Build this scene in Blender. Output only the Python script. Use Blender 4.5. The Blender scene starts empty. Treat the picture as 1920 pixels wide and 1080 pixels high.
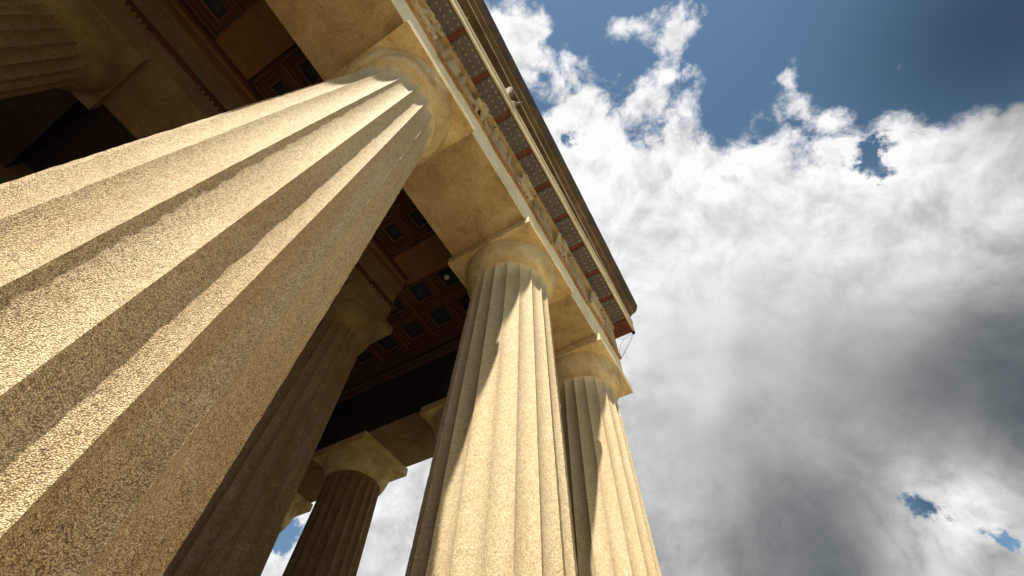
import bpy, bmesh, math, random
from mathutils import Vector, Matrix, noise
random.seed(7)
S = bpy.context.scene
C = S.collection
R = math.radians
H = 10.4                       # height of the temple-front columns; z = 0 is the stylobate they stand on

# ------------------------------------------------------------------ helpers
def tag(o, label=None, cat=None, group=None, kind=None):
    if label: o['label'] = label
    if cat: o['category'] = cat
    if group: o['group'] = group
    if kind: o['kind'] = kind
    return o

def empty(name, loc=(0, 0, 0), label=None, cat=None, group=None, kind='thing'):
    o = bpy.data.objects.new(name, None); C.objects.link(o)
    o.location = loc; o.empty_display_size = 0.3
    return tag(o, label, cat, group, kind)

def obj(name, bm, mats, parent=None, smooth=False, bevel=0.0, sharp=None):
    me = bpy.data.meshes.new(name); bm.to_mesh(me); bm.free()
    for m in (mats if isinstance(mats, (list, tuple)) else [mats]): me.materials.append(m)
    o = bpy.data.objects.new(name, me); C.objects.link(o)
    if parent: o.parent = parent
    if smooth:
        for p in me.polygons: p.use_smooth = True
        if sharp: me.set_sharp_from_angle(angle=R(sharp))
    if bevel:
        b = o.modifiers.new('bevel', 'BEVEL'); b.width = bevel; b.segments = 2
        b.limit_method = 'ANGLE'; b.angle_limit = R(40)
    return o

def copy_tree(o, parent=None):
    c = o.copy(); C.objects.link(c)
    c.parent = parent
    for ch in list(o.children): copy_tree(ch, c)
    return c

def box(bm, x0, x1, y0, y1, z0, z1, mat=0):
    v = [bm.verts.new(p) for p in ((x0,y0,z0),(x1,y0,z0),(x1,y1,z0),(x0,y1,z0),(x0,y0,z1),(x1,y0,z1),(x1,y1,z1),(x0,y1,z1))]
    for f in ((3,2,1,0),(4,5,6,7),(0,1,5,4),(1,2,6,5),(2,3,7,6),(3,0,4,7)):
        fc = bm.faces.new([v[i] for i in f]); fc.material_index = mat

def prism_x(bm, prof, x0, x1, nx=1, slope=0.0, xref=0.0, mat=0, jit=0.0):
    """closed profile (y, z), listed clockwise seen from +x or not, swept along x; slope lifts z as x falls below xref"""
    rings = []
    for i in range(nx + 1):
        x = x0 + (x1 - x0) * i / nx
        rings.append([bm.verts.new((x, y + random.uniform(-jit, jit), z + slope * (xref - x) + random.uniform(-jit, jit))) for y, z in prof])
    n = len(prof)
    for a, b in zip(rings, rings[1:]):
        for k in range(n):
            bm.faces.new((a[k], a[(k+1) % n], b[(k+1) % n], b[k])).material_index = mat
    bm.faces.new(rings[0][::-1]).material_index = mat
    bm.faces.new(rings[-1]).material_index = mat
    bmesh.ops.recalc_face_normals(bm, faces=bm.faces[:])

def prism_y(bm, prof, y0, y1, ny=1, mat=0, jit=0.0):
    """closed profile (x, z) swept along y"""
    rings = []
    for i in range(ny + 1):
        y = y0 + (y1 - y0) * i / ny
        rings.append([bm.verts.new((x + random.uniform(-jit, jit), y, z + random.uniform(-jit, jit))) for x, z in prof])
    n = len(prof)
    for a, b in zip(rings, rings[1:]):
        for k in range(n):
            bm.faces.new((a[k], a[(k+1) % n], b[(k+1) % n], b[k])).material_index = mat
    bm.faces.new(rings[0][::-1]).material_index = mat
    bm.faces.new(rings[-1]).material_index = mat
    bmesh.ops.recalc_face_normals(bm, faces=bm.faces[:])

def lathe(bm, prof, n=96, cx=0, cy=0, mat=0):
    rings = [[bm.verts.new((cx + r*math.cos(2*math.pi*k/n), cy + r*math.sin(2*math.pi*k/n), z)) for k in range(n)] for r, z in prof]
    for a, b in zip(rings, rings[1:]):
        for k in range(n):
            bm.faces.new((a[k], a[(k+1) % n], b[(k+1) % n], b[k])).material_index = mat
    return rings

def capsule(bm, a, b, ra, rb, seg=12):
    a, b = Vector(a), Vector(b); d = (b - a); L = d.length
    q = Vector((0, 0, 1)).rotation_difference(d.normalized() if L > 1e-6 else Vector((0, 0, 1)))
    prof = []
    for i in range(5): t = math.pi/2*i/4; prof.append((ra*math.sin(t) + 1e-4, -ra*math.cos(t)))
    for i in range(5): t = math.pi/2*i/4; prof.append((rb*math.cos(t) + 1e-4, L + rb*math.sin(t)))
    rings = [[bm.verts.new(a + q @ Vector((r*math.cos(2*math.pi*k/seg), r*math.sin(2*math.pi*k/seg), z))) for k in range(seg)] for r, z in prof]
    for u, v in zip(rings, rings[1:]):
        for k in range(seg): bm.faces.new((u[k], u[(k+1) % seg], v[(k+1) % seg], v[k]))
    bm.faces.new(rings[0][::-1]); bm.faces.new(rings[-1])

def fuse(name, bm, mat, parent=None, voxel=0.03, rough=0.012, smooth_it=4):
    """melt overlapping limbs into one continuous weathered surface"""
    me = bpy.data.meshes.new(name + '_raw'); bm.to_mesh(me); bm.free()
    t = bpy.data.objects.new(name + '_raw', me); C.objects.link(t)
    m = t.modifiers.new('r', 'REMESH'); m.mode = 'VOXEL'; m.voxel_size = voxel
    s = t.modifiers.new('s', 'SMOOTH'); s.iterations = smooth_it; s.factor = 0.5
    dg = bpy.context.evaluated_depsgraph_get(); dg.update()
    new = bpy.data.meshes.new_from_object(t.evaluated_get(dg)); new.name = name
    bpy.data.objects.remove(t); bpy.data.meshes.remove(me)
    for v in new.vertices:
        v.co += Vector(noise.noise_vector(v.co * 7.0)) * rough
    new.materials.clear(); new.materials.append(mat)
    for p in new.polygons: p.use_smooth = True
    o = bpy.data.objects.new(name, new); C.objects.link(o)
    if parent: o.parent = parent
    return o

# ------------------------------------------------------------------ materials
def nodes(name, rough=0.85):
    m = bpy.data.materials.new(name); m.use_nodes = True
    t = m.node_tree; b = t.nodes['Principled BSDF']; b.inputs['Roughness'].default_value = rough
    b.inputs['Specular IOR Level'].default_value = 0.25
    return m, t, b
def N(t, ty, **kw):
    n = t.nodes.new(ty)
    for k, v in kw.items():
        if k == 'op': n.operation = v
        elif k.startswith('i_'): n.inputs[k[2:].replace('_', ' ')].default_value = v
        else: setattr(n, k, v)
    return n
def L(t, a, b): t.links.new(a, b)
def ramp(t, fac, stops, interp='LINEAR'):
    r = t.nodes.new('ShaderNodeValToRGB'); r.color_ramp.interpolation = interp
    e = r.color_ramp.elements
    while len(e) < len(stops): e.new(0.5)
    for k, (p, c) in zip(e, stops): k.position = p; k.color = (*c, 1) if len(c) == 3 else c
    L(t, fac, r.inputs[0]); return r.outputs[0]
def mix(t, fac, a, b, blend='MIX'):
    n = t.nodes.new('ShaderNodeMix'); n.data_type = 'RGBA'; n.blend_type = blend
    for s, v in ((0, fac), (6, a), (7, b)):
        if hasattr(v, 'links'): L(t, v, n.inputs[s])
        else: n.inputs[s].default_value = v if s == 0 else (*v, 1)
    return n.outputs[2]
def math_(t, op, a, b=0.0, c=0.0, clamp=False):
    n = t.nodes.new('ShaderNodeMath'); n.operation = op; n.use_clamp = clamp
    for i, v in enumerate((a, b, c)):
        if hasattr(v, 'links'): L(t, v, n.inputs[i])
        else: n.inputs[i].default_value = v
    return n.outputs[0]
def pos(t, scale=(1, 1, 1), rnd=True):
    g = N(t, 'ShaderNodeNewGeometry'); mp = N(t, 'ShaderNodeMapping'); mp.inputs['Scale'].default_value = scale
    L(t, g.outputs['Position'], mp.inputs['Vector']); return mp.outputs[0]
def noise_(t, vec, scale, detail=6, rough=0.6, dist=0.0):
    n = N(t, 'ShaderNodeTexNoise', i_Scale=scale, i_Detail=detail, i_Roughness=rough, i_Distortion=dist)
    L(t, vec, n.inputs['Vector']); return n.outputs['Fac']
def bump(t, b, h, strength, dist, prev=None):
    n = N(t, 'ShaderNodeBump'); n.inputs['Strength'].default_value = strength; n.inputs['Distance'].default_value = dist
    L(t, h, n.inputs['Height'])
    if prev is not None: L(t, prev, n.inputs['Normal'])
    L(t, n.outputs[0], b.inputs['Normal']); return n.outputs[0]

def pebble_mat(name, cream, tan, dark, stain, wash_amt=0.62):
    """exposed-aggregate concrete: pebbles of cream, tan and brown set in a duller matrix"""
    m, t, b = nodes(name, 0.8)
    p = pos(t)
    def vor(scale, feature='F1'):
        v = N(t, 'ShaderNodeTexVoronoi', feature=feature, i_Scale=scale, i_Randomness=1.0)
        warp = N(t, 'ShaderNodeTexNoise', i_Scale=scale*0.8, i_Detail=2.0)
        L(t, p, warp.inputs['Vector'])
        a = N(t, 'ShaderNodeVectorMath', operation='MULTIPLY_ADD'); a.inputs[1].default_value = (0.5/scale,)*3
        L(t, warp.outputs['Color'], a.inputs[0]); L(t, p, a.inputs[2]); L(t, a.outputs[0], v.inputs['Vector'])
        return v
    v1 = vor(165.0)
    sep = N(t, 'ShaderNodeSeparateColor'); L(t, v1.outputs['Color'], sep.inputs[0])
    c1 = ramp(t, sep.outputs[0], [(0.0, dark), (0.05, dark), (0.2, tan), (0.5, cream), (0.75, tan), (1.0, tuple(min(1, c*1.22) for c in cream))])
    edge = ramp(t, v1.outputs['Distance'], [(0.30, (1.05, 1.05, 1.05)), (0.62, (0.34, 0.28, 0.21))])
    c1 = mix(t, 0.9, c1, edge, 'MULTIPLY')
    v2 = vor(72.0)
    s2 = N(t, 'ShaderNodeSeparateColor'); L(t, v2.outputs['Color'], s2.inputs[0])
    c2 = ramp(t, s2.outputs[1], [(0.0, (0.62, 0.57, 0.5)), (0.4, (0.95, 0.93, 0.9)), (1.0, (1.18, 1.16, 1.12))])
    col = mix(t, 0.45, c1, c2, 'MULTIPLY')
    gr = noise_(t, p, 19.0, 5, 0.7)
    col = mix(t, 0.4, col, ramp(t, gr, [(0.32, (0.66, 0.58, 0.46)), (0.52, (1, 1, 1)), (0.72, (1.12, 1.11, 1.1))]), 'MULTIPLY')
    # broad weather stains, streaked downwards
    st = noise_(t, pos(t, (1.6, 1.6, 0.28)), 1.3, 6, 0.62, 0.5)
    col = mix(t, ramp(t, st, [(0.42, (0, 0, 0)), (0.68, (0.9,)*3)]), col, mix(t, 0.75, col, stain, 'MULTIPLY'))
    st2 = noise_(t, pos(t, (1, 1, 0.6)), 3.1, 7, 0.65, 0.8)
    col = mix(t, ramp(t, st2, [(0.56, (0, 0, 0)), (0.72, (0.45,)*3)]), col, mix(t, 0.5, col, (0.64, 0.545, 0.37)))
    # cement-washed, smoother and paler zone under the capital, with a ragged lower edge; pale mended drum joints
    sx = N(t, 'ShaderNodeSeparateXYZ'); L(t, p, sx.inputs[0])
    zz = math_(t, 'MULTIPLY_ADD', noise_(t, p, 2.2, 7, 0.65), 1.7, sx.outputs[2])
    wash = ramp(t, math_(t, 'MULTIPLY_ADD', zz, 0.5, -0.5*(H - 0.75)), [(0.0, (0, 0, 0)), (0.35, (1, 1, 1))])
    # the upper two thirds of the shafts paler than the brown pebbly foot
    upper_pale = ramp(t, math_(t, 'MULTIPLY_ADD', zz, 0.1, 0.0), [(0.20, (0, 0, 0)), (0.62, (1, 1, 1))])
    col = mix(t, math_(t, 'MULTIPLY', upper_pale, 0.42*wash_amt), col, mix(t, 0.7, (0.76, 0.65, 0.43), c2, 'MULTIPLY'))
    sp = noise_(t, p, 34.0, 4, 0.8)
    col = mix(t, 0.5, col, ramp(t, sp, [(0.30, (0.45, 0.37, 0.26)), (0.46, (0.96, 0.95, 0.93)), (0.7, (1.14, 1.13, 1.1))]), 'MULTIPLY')
    col = mix(t, math_(t, 'MULTIPLY', wash, wash_amt), col, mix(t, 0.5, (0.74, 0.63, 0.42), c2, 'MULTIPLY'))
    fr = math_(t, 'ABSOLUTE', math_(t, 'SUBTRACT', math_(t, 'FRACT', math_(t, 'MULTIPLY_ADD', sx.outputs[2], 0.93, 0.18)), 0.5))
    jl = math_(t, 'MULTIPLY', ramp(t, fr, [(0.003, (1, 1, 1)), (0.008, (0, 0, 0))]), ramp(t, noise_(t, p, 2.6, 4, 0.6), [(0.5, (0, 0, 0)), (0.6, (0.22,)*3)]))
    col = mix(t, jl, col, (0.74, 0.68, 0.55))
    L(t, col, b.inputs['Base Color'])
    hh = math_(t, 'SUBTRACT', 1.0, v1.outputs['Distance'])
    n1 = bump(t, b, gr, 0.3, 0.012)
    bump(t, b, hh, 0.9, 0.006, n1)
    return m

def stone_mat(name, base, light, dark, pit=0.5, speck=0.5):
    """cast stone: fine grain, pits and cloudy rust-coloured stains"""
    m, t, b = nodes(name, 0.82)
    p = pos(t)
    n1 = noise_(t, p, 1.5, 8, 0.62, 0.7)
    col = ramp(t, n1, [(0.28, dark), (0.47, base), (0.72, light)])
    n2 = noise_(t, p, 62.0, 5, 0.78)
    col = mix(t, speck, col, ramp(t, n2, [(0.3, (0.5, 0.45, 0.37)), (0.5, (1, 1, 1)), (0.72, (1.28, 1.26, 1.22))]), 'MULTIPLY')
    n4 = noise_(t, p, 17.0, 7, 0.75, 0.4)
    col = mix(t, speck*0.7, col, ramp(t, n4, [(0.33, (0.62, 0.55, 0.45)), (0.5, (1, 1, 1)), (0.7, (1.1, 1.09, 1.08))]), 'MULTIPLY')
    cw_ = N(t, 'ShaderNodeTexNoise', i_Scale=2.5, i_Detail=6.0); L(t, p, cw_.inputs['Vector'])
    ca = N(t, 'ShaderNodeVectorMath', operation='MULTIPLY_ADD'); ca.inputs[1].default_value = (0.6,)*3
    L(t, cw_.outputs['Color'], ca.inputs[0]); L(t, p, ca.inputs[2])
    cv = N(t, 'ShaderNodeTexVoronoi', feature='DISTANCE_TO_EDGE', i_Scale=1.1); L(t, ca.outputs[0], cv.inputs['Vector'])
    crack = math_(t, 'MULTIPLY', ramp(t, cv.outputs['Distance'], [(0.0, (1, 1, 1)), (0.010, (0, 0, 0))]), ramp(t, noise_(t, p, 0.9, 4, 0.6), [(0.5, (0, 0, 0)), (0.62, (0.55,)*3)]))
    col = mix(t, crack, col, mix(t, 0.8, col, (0.3, 0.22, 0.15), 'MULTIPLY'))
    n3 = noise_(t, p, 5.5, 9, 0.7, 1.2)
    col = mix(t, ramp(t, n3, [(0.55, (0, 0, 0)), (0.7, (0.6,)*3)]), col, mix(t, 0.7, col, (0.5, 0.42, 0.32), 'MULTIPLY'))
    v = N(t, 'ShaderNodeTexVoronoi', i_Scale=9.0); L(t, p, v.inputs['Vector'])
    pits = ramp(t, v.outputs['Distance'], [(0.05, (1, 1, 1)), (0.13, (0, 0, 0))])
    big = noise_(t, p, 2.3, 3, 0.5)
    pm = math_(t, 'MULTIPLY', pits, ramp(t, big, [(0.5, (0, 0, 0)), (0.6, (pit,)*3)]))
    col = mix(t, pm, col, (0.05, 0.035, 0.02))
    L(t, col, b.inputs['Base Color'])
    h = math_(t, 'SUBTRACT', math_(t, 'ADD', math_(t, 'MULTIPLY', n2, 0.35), n3), pm)
    bump(t, b, h, 0.5, 0.012)
    return m

def paint_mat(name, base, worn, rough=0.7, amount=0.5):
    m, t, b = nodes(name, rough)
    p = pos(t)
    n1 = noise_(t, p, 4.0, 9, 0.7, 0.6)
    col = ramp(t, n1, [(0.3, tuple(c*0.72 for c in base)), (0.5, base), (0.78, worn)])
    n2 = noise_(t, p, 38.0, 4, 0.7)
    col = mix(t, amount, col, ramp(t, n2, [(0.3, (0.6, 0.58, 0.55)), (0.5, (1, 1, 1)), (0.8, (1.25, 1.22, 1.2))]), 'MULTIPLY')
    L(t, col, b.inputs['Base Color'])
    bump(t, b, math_(t, 'ADD', n1, math_(t, 'MULTIPLY', n2, 0.3)), 0.35, 0.008)
    return m

M = {
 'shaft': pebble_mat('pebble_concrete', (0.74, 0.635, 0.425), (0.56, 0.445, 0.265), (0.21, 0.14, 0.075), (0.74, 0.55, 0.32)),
 'shaded_shaft': pebble_mat('shaded_pebble_concrete', (0.46, 0.35, 0.20), (0.35, 0.255, 0.135), (0.15, 0.095, 0.048), (0.72, 0.52, 0.30), 0.0),  # shaft concrete copied darker to stand in for porch and flank shade
 'capital': stone_mat('capital_stone', (0.52, 0.39, 0.20), (0.70, 0.585, 0.36), (0.35, 0.23, 0.105), 0.35, 0.8),
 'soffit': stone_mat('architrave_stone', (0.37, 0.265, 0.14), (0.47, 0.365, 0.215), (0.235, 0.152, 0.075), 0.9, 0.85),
 'shaded_inner_stone': stone_mat('shade_darkened_porch_stone', (0.20, 0.14, 0.066), (0.25, 0.18, 0.092), (0.14, 0.092, 0.042), 0.3, 0.5),  # same stone, with the porch shade darkened into its colour
 'pale': stone_mat('pale_facing_stone', (0.82, 0.70, 0.46), (0.86, 0.76, 0.54), (0.62, 0.49, 0.29), 0.3, 0.35),
 'orange': stone_mat('ochre_band_stone', (0.36, 0.20, 0.085), (0.48, 0.33, 0.18), (0.24, 0.12, 0.05), 0.4, 0.6),
 'frieze': stone_mat('frieze_stone', (0.47, 0.34, 0.185), (0.58, 0.46, 0.28), (0.23, 0.15, 0.075), 0.8, 0.6),
 'corona': stone_mat('corona_stone', (0.56, 0.47, 0.30), (0.66, 0.57, 0.4), (0.34, 0.25, 0.14), 0.4, 0.4),
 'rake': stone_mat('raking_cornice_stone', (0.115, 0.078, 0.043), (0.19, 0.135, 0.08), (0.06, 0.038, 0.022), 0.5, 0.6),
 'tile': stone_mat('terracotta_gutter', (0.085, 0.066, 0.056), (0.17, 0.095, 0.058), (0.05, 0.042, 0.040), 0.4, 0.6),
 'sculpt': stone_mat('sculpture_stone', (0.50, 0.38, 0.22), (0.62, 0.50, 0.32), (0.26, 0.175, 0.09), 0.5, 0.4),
 'gable_sculpt': stone_mat('shade_darkened_gable_stone', (0.19, 0.14, 0.09), (0.27, 0.21, 0.14), (0.10, 0.07, 0.045), 0.5, 0.5),  # sculpture stone with the shade under the gable painted into its tone
 'grey': paint_mat('blue_grey_paint', (0.108, 0.104, 0.113), (0.165, 0.157, 0.163)),
 'red': paint_mat('dull_red_paint', (0.135, 0.046, 0.027), (0.19, 0.075, 0.043)),
 'gutta': paint_mat('pale_gutta_stone', (0.24, 0.21, 0.165), (0.34, 0.30, 0.235)),
 'ceil': paint_mat('brown_ceiling_paint', (0.075, 0.038, 0.015), (0.105, 0.056, 0.024)),
 'beam': paint_mat('ochre_beam_paint', (0.17, 0.082, 0.027), (0.2, 0.105, 0.038), 0.8, 0.25),
 'line': paint_mat('ochre_line_paint', (0.19, 0.10, 0.036), (0.23, 0.13, 0.05)),
 'darkred': paint_mat('dark_red_paint', (0.085, 0.026, 0.014), (0.12, 0.04, 0.02)),
 'navy': paint_mat('dark_blue_paint', (0.014, 0.018, 0.024), (0.03, 0.036, 0.04)),
 'star': paint_mat('faded_star_paint', (0.05, 0.06, 0.062), (0.08, 0.085, 0.08)),
 'shade_stone': stone_mat('deep_shade_stone', (0.035, 0.022, 0.012), (0.05, 0.033, 0.018), (0.02, 0.012, 0.007), 0.2, 0.5),  # near-black colour stands in for deep shade on inner faces
 'wall': stone_mat('cella_wall_stone', (0.16, 0.11, 0.06), (0.2, 0.145, 0.08), (0.1, 0.065, 0.035), 0.4, 0.5),
 'floor': stone_mat('paving_stone', (0.30, 0.225, 0.13), (0.35, 0.275, 0.17), (0.22, 0.16, 0.09), 0.4, 0.5),
 'ground': stone_mat('pale_plaza_paving', (0.56, 0.45, 0.29), (0.62, 0.51, 0.345), (0.45, 0.36, 0.225), 0.3, 0.5),
 'lawn': stone_mat('mown_lawn', (0.075, 0.075, 0.03), (0.10, 0.095, 0.042), (0.05, 0.05, 0.018), 0.0, 0.6),
}
m, t, b = nodes('lamp_glass', 0.25); b.inputs['Base Color'].default_value = (0.62, 0.62, 0.52, 1); M['lamp'] = m
m, t, b = nodes('net_wire', 0.5); b.inputs['Base Color'].default_value = (0.06, 0.06, 0.065, 1); M['wire'] = m
m, t, b = nodes('lead_bracket', 0.6); b.inputs['Base Color'].default_value = (0.02, 0.018, 0.016, 1); M['bracket'] = m
# ------------------------------------------------------------------ columns
RB, RT, ZN = 1.006, 0.826, H - 0.95          # lower / upper radius, height of the necking
NF, PF = 20, 10                               # flutes and points per flute
def shaft_mesh(dz, jit, deep=0.066):
    bm = bmesh.new()
    zs = [0.0]
    while zs[-1] < ZN - 0.30: zs.append(min(zs[-1] + dz, ZN - 0.30))
    for k in range(1, 11): zs.append(ZN - 0.30 + 0.30*k/10)
    rings = []
    for z in zs:
        f = z / ZN
        r = RB + (RT - RB)*f + 0.018*math.sin(math.pi*f)           # taper with entasis
        depth = deep * r
        top = max(0.0, (z - (ZN - 0.13)) / 0.13)                    # flutes run out in rounded ends under the necking
        fade = math.sqrt(max(0.0, 1 - top*top))
        grow = 0.02*top*top
        ring = []
        for k in range(NF*PF):
            u = (k % PF)/PF
            a = 2*math.pi*k/(NF*PF) + R(9)
            d = depth*(1 - (2*u - 1)**2)**0.75 * fade if u else 0.0
            rr = r - d + grow
            if jit:
                s = 1.0 if u == 0 else 0.35
                rr += jit*s*noise.noise(Vector((r*a*9.0 + 3, z*11.0, 1.7 + (k//PF))))
                e = min(u, 1 - u)*PF
                if e < 1.5: rr -= (0.011 if e < 0.5 else 0.004)*max(0, noise.noise(Vector((round(k/PF)*1.3, z*3.4, 9.1))) + 0.5*noise.noise(Vector((round(k/PF)*2.3, z*13.0, 4.1))) - 0.22)
            ring.append(bm.verts.new((rr*math.cos(a), rr*math.sin(a), z)))
        rings.append(ring)
    n = NF*PF
    for a, b in zip(rings, rings[1:]):
        for k in range(n): bm.faces.new((a[k], a[(k+1) % n], b[(k+1) % n], b[k]))
    bm.faces.new(rings[-1])
    for e in bm.edges: pass
    return bm, rings

def capital_bms():
    e = bmesh.new()
    prof = [(0.80, ZN - 0.002), (RT + 0.020, ZN), (RT + 0.020, ZN + 0.022)]
    z = ZN + 0.022
    for k in range(4):                                              # annulets
        r = RT + 0.030 + 0.016*k
        prof += [(r, z + 0.003), (r + 0.006, z + 0.012), (r + 0.004, z + 0.021), (r - 0.006, z + 0.024)]
        z += 0.026
    r0, r1, z0, z1 = RT + 0.085, 1.045, z, H - 0.272
    for k in range(15):                                             # echinus
        s = k/14
        prof.append((r0 + (r1 - r0)*(1 - (1 - s)**1.75)**0.9, z0 + (z1 - z0)*s**1.08))
    prof += [(1.035, H - 0.2665), (0.9, H - 0.2655)]
    lathe(e, prof, 128)
    a = bmesh.new(); box(a, -1.067, 1.067, -1.067, 1.067, H - 0.265, H - 0.0015)
    return e, a

def make_column(name, dz, jit, mats, label, group):
    root = empty(name, (0, 0, 0), label, 'column', group)
    bm, _ = shaft_mesh(dz, jit, 0.073 if jit else 0.085)
    sh = obj('shaft', bm, mats[0], root, smooth=True, sharp=38)
    e, a = capital_bms()
    obj('echinus', e, mats[1], root, smooth=True, sharp=50)
    obj('abacus', a, mats[1], root, bevel=0.012)
    return root

S1, S2 = 4.2927, 3.6785
XC = S1 + S2                                   # corner column axis
FY2, FY3 = 3.545, 7.7813
gf = 'fluted columns along the sunlit temple front'
col = make_column('fluted_column', 0.024, 0.0042, (M['shaft'], M['capital']),
                  'huge pebbled fluted column rising close by across the whole left side', gf)
def place(src, x, y, label, group, z=0.0, sc=None, seed=0):
    c = copy_tree(src); c.location = (x, y, z); c['label'] = label; c['group'] = group
    c.rotation_euler.z = R(90*seed)
    if sc: c.scale = sc
    return c
place(col, S1, 0, 'sunlit fluted column between the huge near column and the corner one', gf, seed=1)
place(col, XC, 0, 'fluted corner column under the end of the cornice, against grey cloud', gf, seed=2)
place(col, -S1, 0, 'fluted front column beyond the huge near one, hidden past the frame edge', gf, seed=3)
place(col, -2*S1, 0, 'far front column two bays past the huge near one', gf, seed=1)
gk = 'fluted columns along the temple flank'
fl = make_column('fluted_column', 0.5, 0.0, (M['shaded_shaft'], M['capital']),
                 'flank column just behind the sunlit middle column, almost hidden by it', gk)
fl.location = (XC, FY2, 0)
place(fl, XC, FY3, 'dark flank column with square capital standing against bright white cloud', gk, seed=1)
place(fl, XC, FY3 + 4.24, 'flank column whose capital tip shows above the small blue gap of sky', gk, seed=2)
place(fl, XC, FY3 + 8.48, 'farthest flank column, behind the shaded porch column', gk, seed=3)
gp = 'smaller fluted columns of the inner porch'
PX, PY, PZ0, PZ1 = 3.538, 4.7306, 0.7, H + 0.475
psc = (0.843, 0.843, (PZ1 - PZ0)/H)
pc = make_column('fluted_column', 0.5, 0.0, (M['shaded_shaft'], M['shaded_inner_stone']),
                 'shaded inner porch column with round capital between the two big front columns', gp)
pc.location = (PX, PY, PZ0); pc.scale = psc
place(pc, PX - 3.8, PY, 'inner porch column hidden straight behind the huge near column', gp, PZ0, psc, 1)
place(pc, PX - 7.6, PY, 'dim inner porch column in the dark upper left corner, seen almost from below', gp, PZ0, psc, 2)
place(pc, PX - 11.4, PY, 'farthest inner porch column past the dark upper left one', gp, PZ0, psc, 3)

# ------------------------------------------------------------------ entablature of the front
HD = 0.9624
XL, XR = -12.9, XC + HD
ent = empty('front_entablature', (0, 0, H), 'long pale stone entablature of the temple front with grey and red cornice underside', 'entablature')
def zr(z): return z
bm = bmesh.new(); prism_x(bm, [(-HD, 0), (-HD, 1.10), (HD, 1.10), (HD, 0)], XL, XR)
# separate facing colours: outer face pale, underside tan, inner face darkened to stand for its shade
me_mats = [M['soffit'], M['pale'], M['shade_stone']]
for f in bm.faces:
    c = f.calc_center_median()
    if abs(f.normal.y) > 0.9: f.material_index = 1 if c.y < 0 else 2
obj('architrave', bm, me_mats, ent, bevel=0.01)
bm = bmesh.new(); prism_x(bm, [(-HD - 0.055, 1.102), (-HD - 0.055, 1.20), (HD - 0.1, 1.20), (HD - 0.1, 1.102)], XL, XR + 0.055)
obj('taenia', bm, M['orange'], ent, bevel=0.008)
TG = 1.0463*2
trig_x = [k*TG for k in range(-6, 5)]
def regula_bm():
    bm = bmesh.new(); box(bm, -0.41, 0.41, -HD - 0.05, -HD - 0.002, 1.045, 1.1005)
    for k in range(6): lathe(bm, [(0.001, 0.985), (0.036, 0.985), (0.026, 1.044)], 10, -0.345 + 0.138*k, -HD - 0.034)
    return bm
def triglyph_bm():
    bm = bmesh.new(); pts = []
    w = 0.42; g = 2*w/12
    xs = [(-w, 0.05), (-w + g, 0)]
    for c in (-1, 1): xs += [(c*4*g/1.0 - g*0 - g - 0*g if False else c*3*g - g, 0), (c*3*g, 0.06), (c*3*g + g, 0)]
    xs += [(w - g, 0), (w, 0.05)]
    xs.sort()
    poly = [(x, -1.0 + d) for x, d in xs] + [(w, -0.90), (-w, -0.90)]
    poly = [(x, -1.0 + 1.5*(y + 1.0)) if y < -0.93 else (x, y) for x, y in poly]
    lo = [bm.verts.new((x, y, 1.204)) for x, y in poly]; hi = [bm.verts.new((x, y, 2.46)) for x, y in poly]
    n = len(poly)
    for k in range(n): bm.faces.new((lo[k], lo[(k+1) % n], hi[(k+1) % n], hi[k]))
    bm.faces.new(lo[::-1]); bm.faces.new(hi)
    box(bm, -w - 0.01, w + 0.01, -1.02, -0.90, 2.462, 2.57)
    bmesh.ops.recalc_face_normals(bm, faces=bm.faces[:])
    return bm
reg = obj('regula', regula_bm(), M['orange'], ent); tri = obj('triglyph', triglyph_bm(), M['frieze'], ent)
reg.location.x = tri.location.x = 0
for x in trig_x:
    if x == 0: continue
    for s in (reg, tri):
        c = s.copy(); C.objects.link(c); c.parent = ent; c.location.x = x if x < 8.3 else XR - 0.43
bm = bmesh.new(); box(bm, XL, XR - 0.02, -0.898, 0.70, 1.2035, 2.60)
obj('frieze_wall', bm, [M['frieze']], ent)
# metope reliefs: two struggling figures in each
def relief(seed):
    rnd = random.Random(seed); bm = bmesh.new()
    def j(s=0.05): return rnd.uniform(-s, s)
    for sx in (-1, 1):
        bx = sx*0.24 + j(); lean = -sx*0.12 + j(0.1); y = -0.97
        hip = Vector((bx, y, 1.72 + j())); ch = Vector((bx + lean, y - 0.06, 2.12 + j())); hd = ch + Vector((lean*0.4 + j(), -0.05, 0.25))
        capsule(bm, hip, ch, 0.12, 0.14); capsule(bm, hd, hd + Vector((0.01, -0.01, 0.05)), 0.085, 0.085)
        for q in (-1, 1):
            kn = hip + Vector((q*0.16 + j(0.08), -0.09 + j(), -0.22 + j())); ft = Vector((kn.x + j(0.14), y - 0.02 + j(0.03), 1.27))
            capsule(bm, hip, kn, 0.095, 0.07); capsule(bm, kn, ft, 0.068, 0.045); capsule(bm, ft, ft + Vector((0.1*q, -0.05, -0.01)), 0.04, 0.03)
            el = ch + Vector((q*0.2 + j(0.06), -0.08 + j(), 0.02 + j(0.15))); ha = el + Vector((-sx*0.16 + j(0.1), -0.03 + j(), j(0.2)))
            capsule(bm, ch + Vector((q*0.1, 0, 0.05)), el, 0.06, 0.05); capsule(bm, el, ha, 0.05, 0.035)
        capsule(bm, hip + Vector((sx*0.1, 0.02, 0)), hip + Vector((sx*0.22 + j(), 0.02, -0.42)), 0.1, 0.04)
    if seed % 2: capsule(bm, (-0.3, -0.99, 1.62), (0.3, -1.0, 1.58), 0.15, 0.13)
    capsule(bm, (-0.45, -0.95, 1.24), (0.45, -0.95, 1.24), 0.05, 0.05)
    return bm
rel = [fuse('metope_relief', relief(s), M['sculpt'], ent, 0.022, 0.014, 2) for s in (3, 4, 5, 8)]
mx = [x + TG/2 for x in trig_x[:-1]]
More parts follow.
